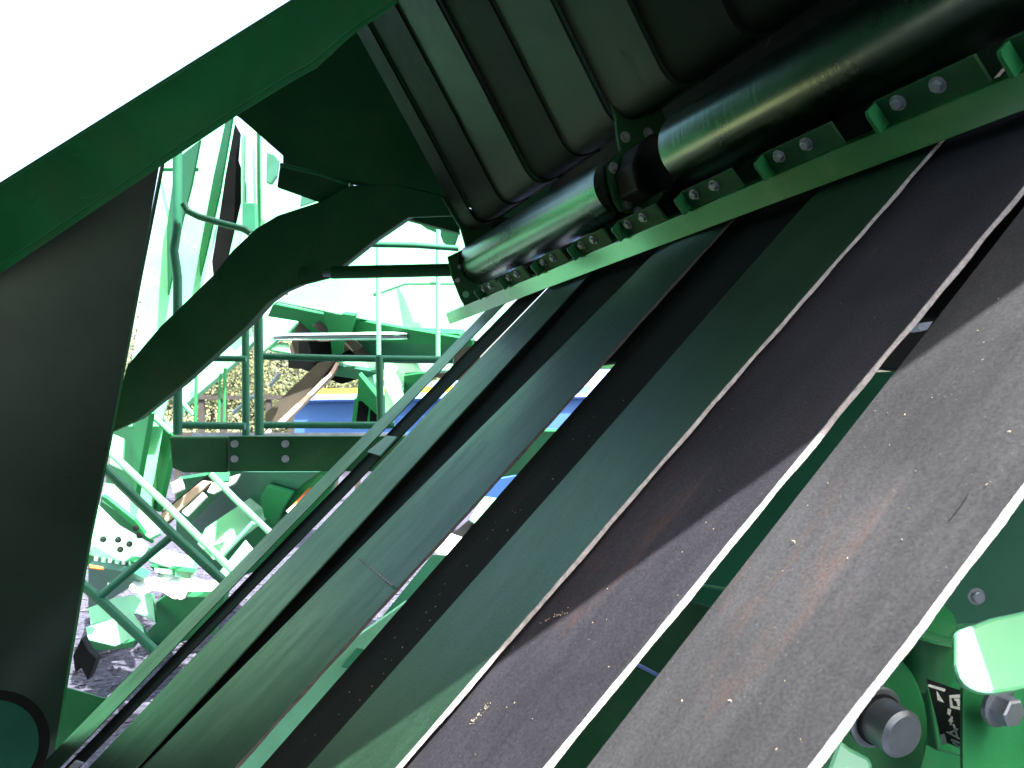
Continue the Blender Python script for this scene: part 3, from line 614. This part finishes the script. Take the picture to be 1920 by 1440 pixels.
# ------------------------------------------------------------------ far background
bt = thing('blue_trailer', V((at(850, 765, 9).x, 9, 0)), 'long blue trailer body with a lighter roof standing far behind the rails', 'trailer')
plate('trailer_side', BLUE, bt, [(552, 752), (800, 748), (1400, 742), (1400, 880), (552, 822)], 9, Wd(0, .05, -1).normalized(), 1.2)
plate('trailer_roof', BLUE_L, bt, [(552, 742), (800, 716), (1400, 652), (1400, 741), (800, 747), (552, 751)], 8.98, Wd(0, .5, -1).normalized(), .06)
plate('yellow_stripe', YEL, bt, [(590, 730), (900, 722), (900, 735), (590, 740)], 8.8, VIEW, .05)
plate('roof_rib', BLUE_L, bt, [(1085, 725), (1110, 725), (1100, 738), (1076, 738)], 8.6, VIEW, .05)
# fence
fc = thing('paddock_fence', V((at(450, 760, 14).x, 14, 0)), 'dark post and rail fence in front of the yellow autumn tree', 'fence')
for i in range(9):
    x = at(330+i*42, 760, 14).x; MB().prism([V((x, 14, 0)), V((x+.09, 14, 0)), V((x+.09, 14, 1.95)), V((x, 14, 1.95))], V((0, .09, 0))).build('post', BARK, fc)
for z in (1.2, 1.85): MB().prism([V((at(300, 760, 14).x, 13.97, z)), V((at(720, 760, 14).x, 13.97, z)), V((at(720, 760, 14).x, 13.97, z+.07)), V((at(300, 760, 14).x, 13.97, z+.07))], V((0, .03, 0))).build('rail', BARK, fc)
# trees
def leaf_mat(name, c1, c2):
    m = bpy.data.materials.new(name); m.use_nodes = True; t = m.node_tree; b = t.nodes['Principled BSDF']; L = t.links.new
    gi = t.nodes.new('ShaderNodeNewGeometry'); mx = t.nodes.new('ShaderNodeMix'); mx.data_type = 'RGBA'; L(gi.outputs['Random Per Island'], mx.inputs[0]); mx.inputs[6].default_value = (*c1, 1); mx.inputs[7].default_value = (*c2, 1)
    L(mx.outputs[2], b.inputs['Base Color']); b.inputs['Roughness'].default_value = .7; return m
LEAF = leaf_mat('yellow_autumn_leaves', (.16, .17, .06), (.03, .05, .02)); LEAF2 = leaf_mat('green_leaves', (.10, .13, .04), (.04, .08, .02))
def tree(px, d, h, w, lm, label, seed):
    rnd = random.Random(seed); x0 = at(px, 760, d).x; t = thing('tree', V((x0, d, 0)), label, 'tree', 'trees at the far edge of the field')
    m = MB(); m.tube([V((x0, d, 0)), V((x0+.1, d, h*.3)), V((x0-.05, d, h*.8))], [h*.03, h*.022, h*.006], 8)
    tips = []
    for i in range(9):
        a = rnd.random()*6.28; z = h*(.2+.07*i); r = w*.5*rnd.uniform(.5, 1); e_ = V((x0+math.cos(a)*r, d+math.sin(a)*r, z+h*.15)); m.tube([V((x0, d, z)), (V((x0, d, z))+e_)/2+V((0, 0, .1)), e_], [h*.01, h*.006, h*.002], 6); tips.append(e_)
    m.build('trunk', BARK, t)
    c = MB()
    for i in range(9000):
        e_ = rnd.choice(tips); q = V((rnd.gauss(0, 1), rnd.gauss(0, 1), rnd.gauss(0, .8)))*w*.13; p = e_+q; p.z = max(p.z, .3)
        s = rnd.uniform(.03, .075)*h/5; a = V((rnd.uniform(-1, 1), rnd.uniform(-1, 1), rnd.uniform(-1, 1))).normalized(); b = a.orthogonal().normalized()
        c.add([p-a*s, p+b*s*.6, p+a*s, p-b*s*.6], [[0, 1, 2, 3]])
    c.build('crown', lm, t)
tree(395, 19, 3.4, 5.0, LEAF, 'yellow autumn tree seen under the left hand rail', 1); tree(470, 21, 4.0, 5, LEAF, 'tall yellow tree behind the two middle rail posts', 2)
tree(560, 20, 3.6, 5, LEAF, 'bright yellow bushy tree just right of the rail posts', 3); tree(690, 24, 3.6, 7, LEAF2, 'green tree behind the blue trailer', 4)

# ------------------------------------------------------------------ seen between and under the belts
uf = thing('baler_underframe', at(1400, 1100, 1.6), 'dark green lower frame seen through the slits between the belts', 'machine frame')
def up_(name, mt, pts, d, nrm=VIEW, th=.03, label=None): return plate(name, mt, uf, pts, d, nrm, th, .002, label)
pi_ = thing('parked_implement', V((at(900, 1000, 5).x, at(900, 1000, 5).y, 0)), 'green and white machine parts glimpsed through the widest slit between the belts', 'farm machine')
def up2(name, mt, pts, d, nrm=VIEW, th=.03): return plate(name, mt, pi_, pts, d, nrm, th, .002)
up_('frame_sheet', TUBE, [(1960, 430), (1960, 1180), (1500, 1180), (1270, 1120), (1480, 860), (1600, 700), (1760, 690), (1790, 600), (1850, 430)], 1.5, Wd(-.5, .5, -1).normalized())
up_('frame_floor', GREEN_D, [(1000, 1120), (1500, 1110), (1960, 1150), (1960, 1600), (900, 1600)], 1.75, Wd(-.3, -.5, -1).normalized())
up_('black_hose_block', DARK, [(1650, 690), (1680, 640), (1760, 560), (1800, 520), (1800, 600), (1740, 700)], 1.3, VIEW, .05)
up_('pale_fitting', STICK, [(1718, 612), (1732, 598), (1752, 600), (1740, 618), (1725, 622)], 1.2)
up_('green_fitting', PALE, [(1732, 590), (1752, 585), (1762, 594), (1745, 600)], 1.15)
pipe('blue_tube', BLUE_L, uf, [(1180, 1238), (1280, 1290)], 1.2, 7)
pipe('thin_rod', GREEN, uf, [(1290, 1094), (1400, 1110)], 1.25, 6)
up2('lit_bracket', PALE, [(880, 975), (905, 930), (940, 935), (915, 968), (897, 985)], 5.0, LIT)
up2('white_block', WHITE, [(815, 1035), (845, 1000), (875, 1010), (840, 1048)], 5.0, LIT)
up2('black_block', DARK, [(850, 1000), (885, 970), (940, 985), (880, 1030)], 5.1)
up_('teal_frame', TUBE, [(640, 1250), (810, 1040), (880, 1040), (700, 1260)], 3.2, LIT); up_('teal_frame', mat('sunlit_green_paint', (.22, .62, .36), .4, var=.12), [(380, 1520), (640, 1215), (760, 1130), (740, 1240), (520, 1480)], 3.15, Wd(0, -.1, -1).normalized())  # second strip's paint lightened to stand in for sunlight
up2('blue_grey_sheet', BLUE, [(870, 940), (900, 905), (980, 890), (950, 930), (910, 945)], 5.2, Wd(0, -.2, -1).normalized())
up2('dark_green_sheet', GREEN, [(890, 920), (1000, 808), (1080, 810), (980, 915)], 5.3, SHD)
up2('cross_bar', GREEN_D, [(1110, 672), (1200, 672), (1190, 692), (1100, 692)], 3.3); up2('cross_bar_top', TUBE, [(1125, 665), (1200, 665), (1200, 671), (1125, 671)], 3.3)
up2('dark_backing', DARK, [(1160, 660), (1330, 480), (1400, 480), (1300, 660)], 3.3)
# plate on the second belt from the left
pts = [sn(*p, .003) for p in [(692, 850), (728, 820), (748, 822), (716, 858)]]
MB().prism([B(a, .0055, s) for a, s in pts], N*.003).build('belt_plate', TUBE, uf)

# ------------------------------------------------------------------ pivot casting at the bottom right
pc = thing('pivot_casting', at(1720, 1350, .75), 'green pivot casting with a steel pin and black decal at the bottom right', 'casting')
def cp(name, mt, pts, d, nrm=VIEW, th=.02, bevel=.003, parent=None, label=None):
    return plate(name, mt, parent or pc, pts, d, nrm, th, bevel, label)
def arc(cx, cy, rx, ry, a0, a1, k=14): return [(cx+rx*math.cos(math.radians(a0+(a1-a0)*i/k)), cy+ry*math.sin(math.radians(a0+(a1-a0)*i/k))) for i in range(k+1)]
cp('back_web', GREEN, [(1500, 1180), (1960, 1180), (1960, 1600), (1400, 1600)], .90, Wd(.2, -.1, -1).normalized(), .02)
cp('round_flange', GREEN, arc(1620, 1370, 122, 165, -95, 60)+[(1600, 1520), (1500, 1500), (1500, 1300)], .80, Wd(0, .1, -1).normalized(), .03, .004)
cp('side_web', GREEN, [(1700, 1180), (1792, 1165), (1800, 1300), (1806, 1420), (1760, 1410), (1742, 1300), (1720, 1240), (1690, 1210)], .83, Wd(.35, .0, -1).normalized(), .02)
MB().tube([at(1735, 1160, .82), at(1725, 1250, .86)], [.028, .034], 32).build('collar', GREEN, pc)
MB().tube([at(1736, 1185, .80), at(1735, 1190, .80)], [.035, .035], 32).build('collar_rib', GREEN, pc)
dk = cp('decal', BLACKD, [(1738, 1273), (1805, 1296), (1806, 1406), (1765, 1388), (1757, 1350)], .755, Wd(.25, .0, -1).normalized(), .0008, 0)
for q in ([(1742, 1283), (1773, 1292), (1771, 1297), (1740, 1287)], [(1756, 1295), (1758, 1313), (1771, 1318)], [(1780, 1304), (1805, 1302), (1805, 1308), (1784, 1309), (1787, 1324), (1803, 1326), (1803, 1332), (1782, 1327)], [(1789, 1310), (1799, 1310), (1801, 1324), (1796, 1324), (1793, 1314), (1790, 1314)], [(1778, 1328), (1784, 1331), (1781, 1342), (1776, 1338)], [(1781, 1347), (1788, 1352), (1784, 1356), (1778, 1352)], [(1763, 1378), (1771, 1376), (1776, 1394), (1767, 1397)],
          [(1780, 1372), (1796, 1366), (1797, 1369), (1781, 1376)], [(1776, 1371), (1800, 1384), (1800, 1387), (1775, 1374)], [(1786, 1358), (1790, 1358), (1798, 1385), (1795, 1386)], [(1784, 1385), (1804, 1393), (1803, 1397), (1783, 1389)], [(1787, 1391), (1804, 1402), (1804, 1405), (1786, 1394)], [(1783, 1343), (1787, 1344), (1784, 1360), (1781, 1359)]):
    cx = sum(p[0] for p in q)/len(q); nn = Wd(.25, 0, -1).normalized(); pz = at(1774, 1342.6, .755)+nn*.0006
    MB().prism([hit(x, y, pz, nn) for x, y in q], -nn*.0004).build('decal_print', PRINT, dk)
cp('front_plate', PALE, [(1793, 1188), (1802, 1180), (1860, 1158), (1935, 1142), (1960, 1280), (1915, 1294), (1868, 1301), (1850, 1301), (1834, 1298), (1820, 1292), (1808, 1283), (1800, 1272), (1796, 1260), (1793, 1246)], .62, Wd(.1, .6, -1).normalized(), .008, .003)
cp('right_panel', GREEN, [(1806, 1290), (1960, 1270), (1960, 1600), (1806, 1600)], .70, Wd(.3, .2, -1).normalized(), .004, .001)
cp('lower_left_lug', PALE, [(1548, 1450), (1572, 1382), (1592, 1400), (1632, 1420), (1638, 1436), (1630, 1500), (1548, 1500)], .72, Wd(-.1, .5, -1).normalized(), .015, .004)
wx = Wd(.35, -.12, -1).normalized(); cpn = at(1643, 1345, .745)
MB().tube([cpn-wx*.004, cpn, cpn+wx*.001], [.030, .030, .028], 40).build('pin_washer', STEEL, pc)
MB().tube([cpn, cpn+wx*.030, cpn+wx*.034], [.0225, .0225, .019], 40).build('pivot_pin', STEEL, pc)
MB().tube([cpn+wx*.003, cpn+wx*.006], [.0245, .0245], 40).build('pin_groove_ring', DARK, pc)
bolt('hex_bolt', STEEL, pc, at(1868, 1322, .685), Wd(.35, -.05, -1).normalized(), .0125, .018)
bolt('screw', STEEL, uf, at(1830, 1118, 1.2), VIEW, .009, .01, seg=12)

# ------------------------------------------------------------------ straws and chaff
def straw(p, tip, r, label):
    mid = (p+tip)/2+V((.001, 0, .0005)); tag(MB().tube([p, mid, tip], [r, r*.9, r*.5], 7).build('straw', STRAW), label, 'straw', 'straws caught on the belts')
def onbelt(x, y, n=0.0):
    a, s = sn(x, y, n); return B(a, n, s)
straw(onbelt(1490, 1020), onbelt(1490, 1020)+N*.0035, .0004, 'short straw sticking up from the middle of the nearest belt')
straw(onbelt(1370, 1318), onbelt(1370, 1318)+N*.0025, .0003, 'tiny straw standing on the lower part of the nearest belt')
straw(onbelt(1960, 860)+N*.03-A*.01, onbelt(1925, 862)+N*.02, .0004, 'thin straw at the right edge throwing a dark shadow')
ch = MB(); rnd = random.Random(11)
def fleck(x, y, n, sc_):
    p = onbelt(x, y, n+.0006); a = rnd.random()*6.28; d1 = (U*math.cos(a)+A*math.sin(a)); d2 = N.cross(d1); l = rnd.uniform(.0005, .0018)*sc_; w = l*rnd.uniform(.1, .35)
    q = [p-d1*l-d2*w, p+d1*l-d2*w*.6, p+d1*l*.9+d2*w, p-d1*l*.8+d2*w*.7]; ch.prism(q, N*.0003)
for i in range(30):
    y = rnd.uniform(560, 1430); w = rnd.random(); xl = 1847-(y-480)*.778; xr = 1883-(y-960)*.756; fleck(xl+8+(xr-xl-20)*w, y, 0, .4)
for i in range(22):
    y = rnd.uniform(560, 1430); w = rnd.random(); xl = 1740-(y-290)*.868; xr = 1812-(y-480)*.8256; fleck(xl+16+(xr-xl-30)*w, y, -.006, .4)
for i in range(34): t = rnd.random(); fleck(880+38*t+rnd.gauss(0, 2), 1362-44*t+rnd.gauss(0, 2), -.006, .5)
for i in range(24): t = rnd.random(); fleck(1010+55*t, 1168-20*t+rnd.gauss(0, 2), -.006, .45)
for i in range(34):
    y = rnd.uniform(700, 1400); x = 1516-(y-378)*.88-rnd.uniform(15, 60); fleck(x, y, -.012, .7)
tag(ch.build('chaff', STRAW), 'pale flecks of chaff scattered over the belts', 'chaff', kind='stuff')
# dry plant strands on the dark upper belt
sw = MB()
for pts in ([(1250, 0), (1254, 50), (1282, 52), (1292, 85), (1300, 130)], [(1345, 5), (1370, 40), (1385, 55)], [(1262, 100), (1266, 130)], [(1430, 70), (1448, 60), (1436, 88)]):
    sw.tube([B(*an(x, y, SH-PITCHB*.8-.02), SH-PITCHB*.8-.02) for x, y in pts], .0009, 5)
tag(sw.build('dry_strands', STRAW), 'thin dry plant strands stuck to the dark upper belt', 'straw', kind='stuff')
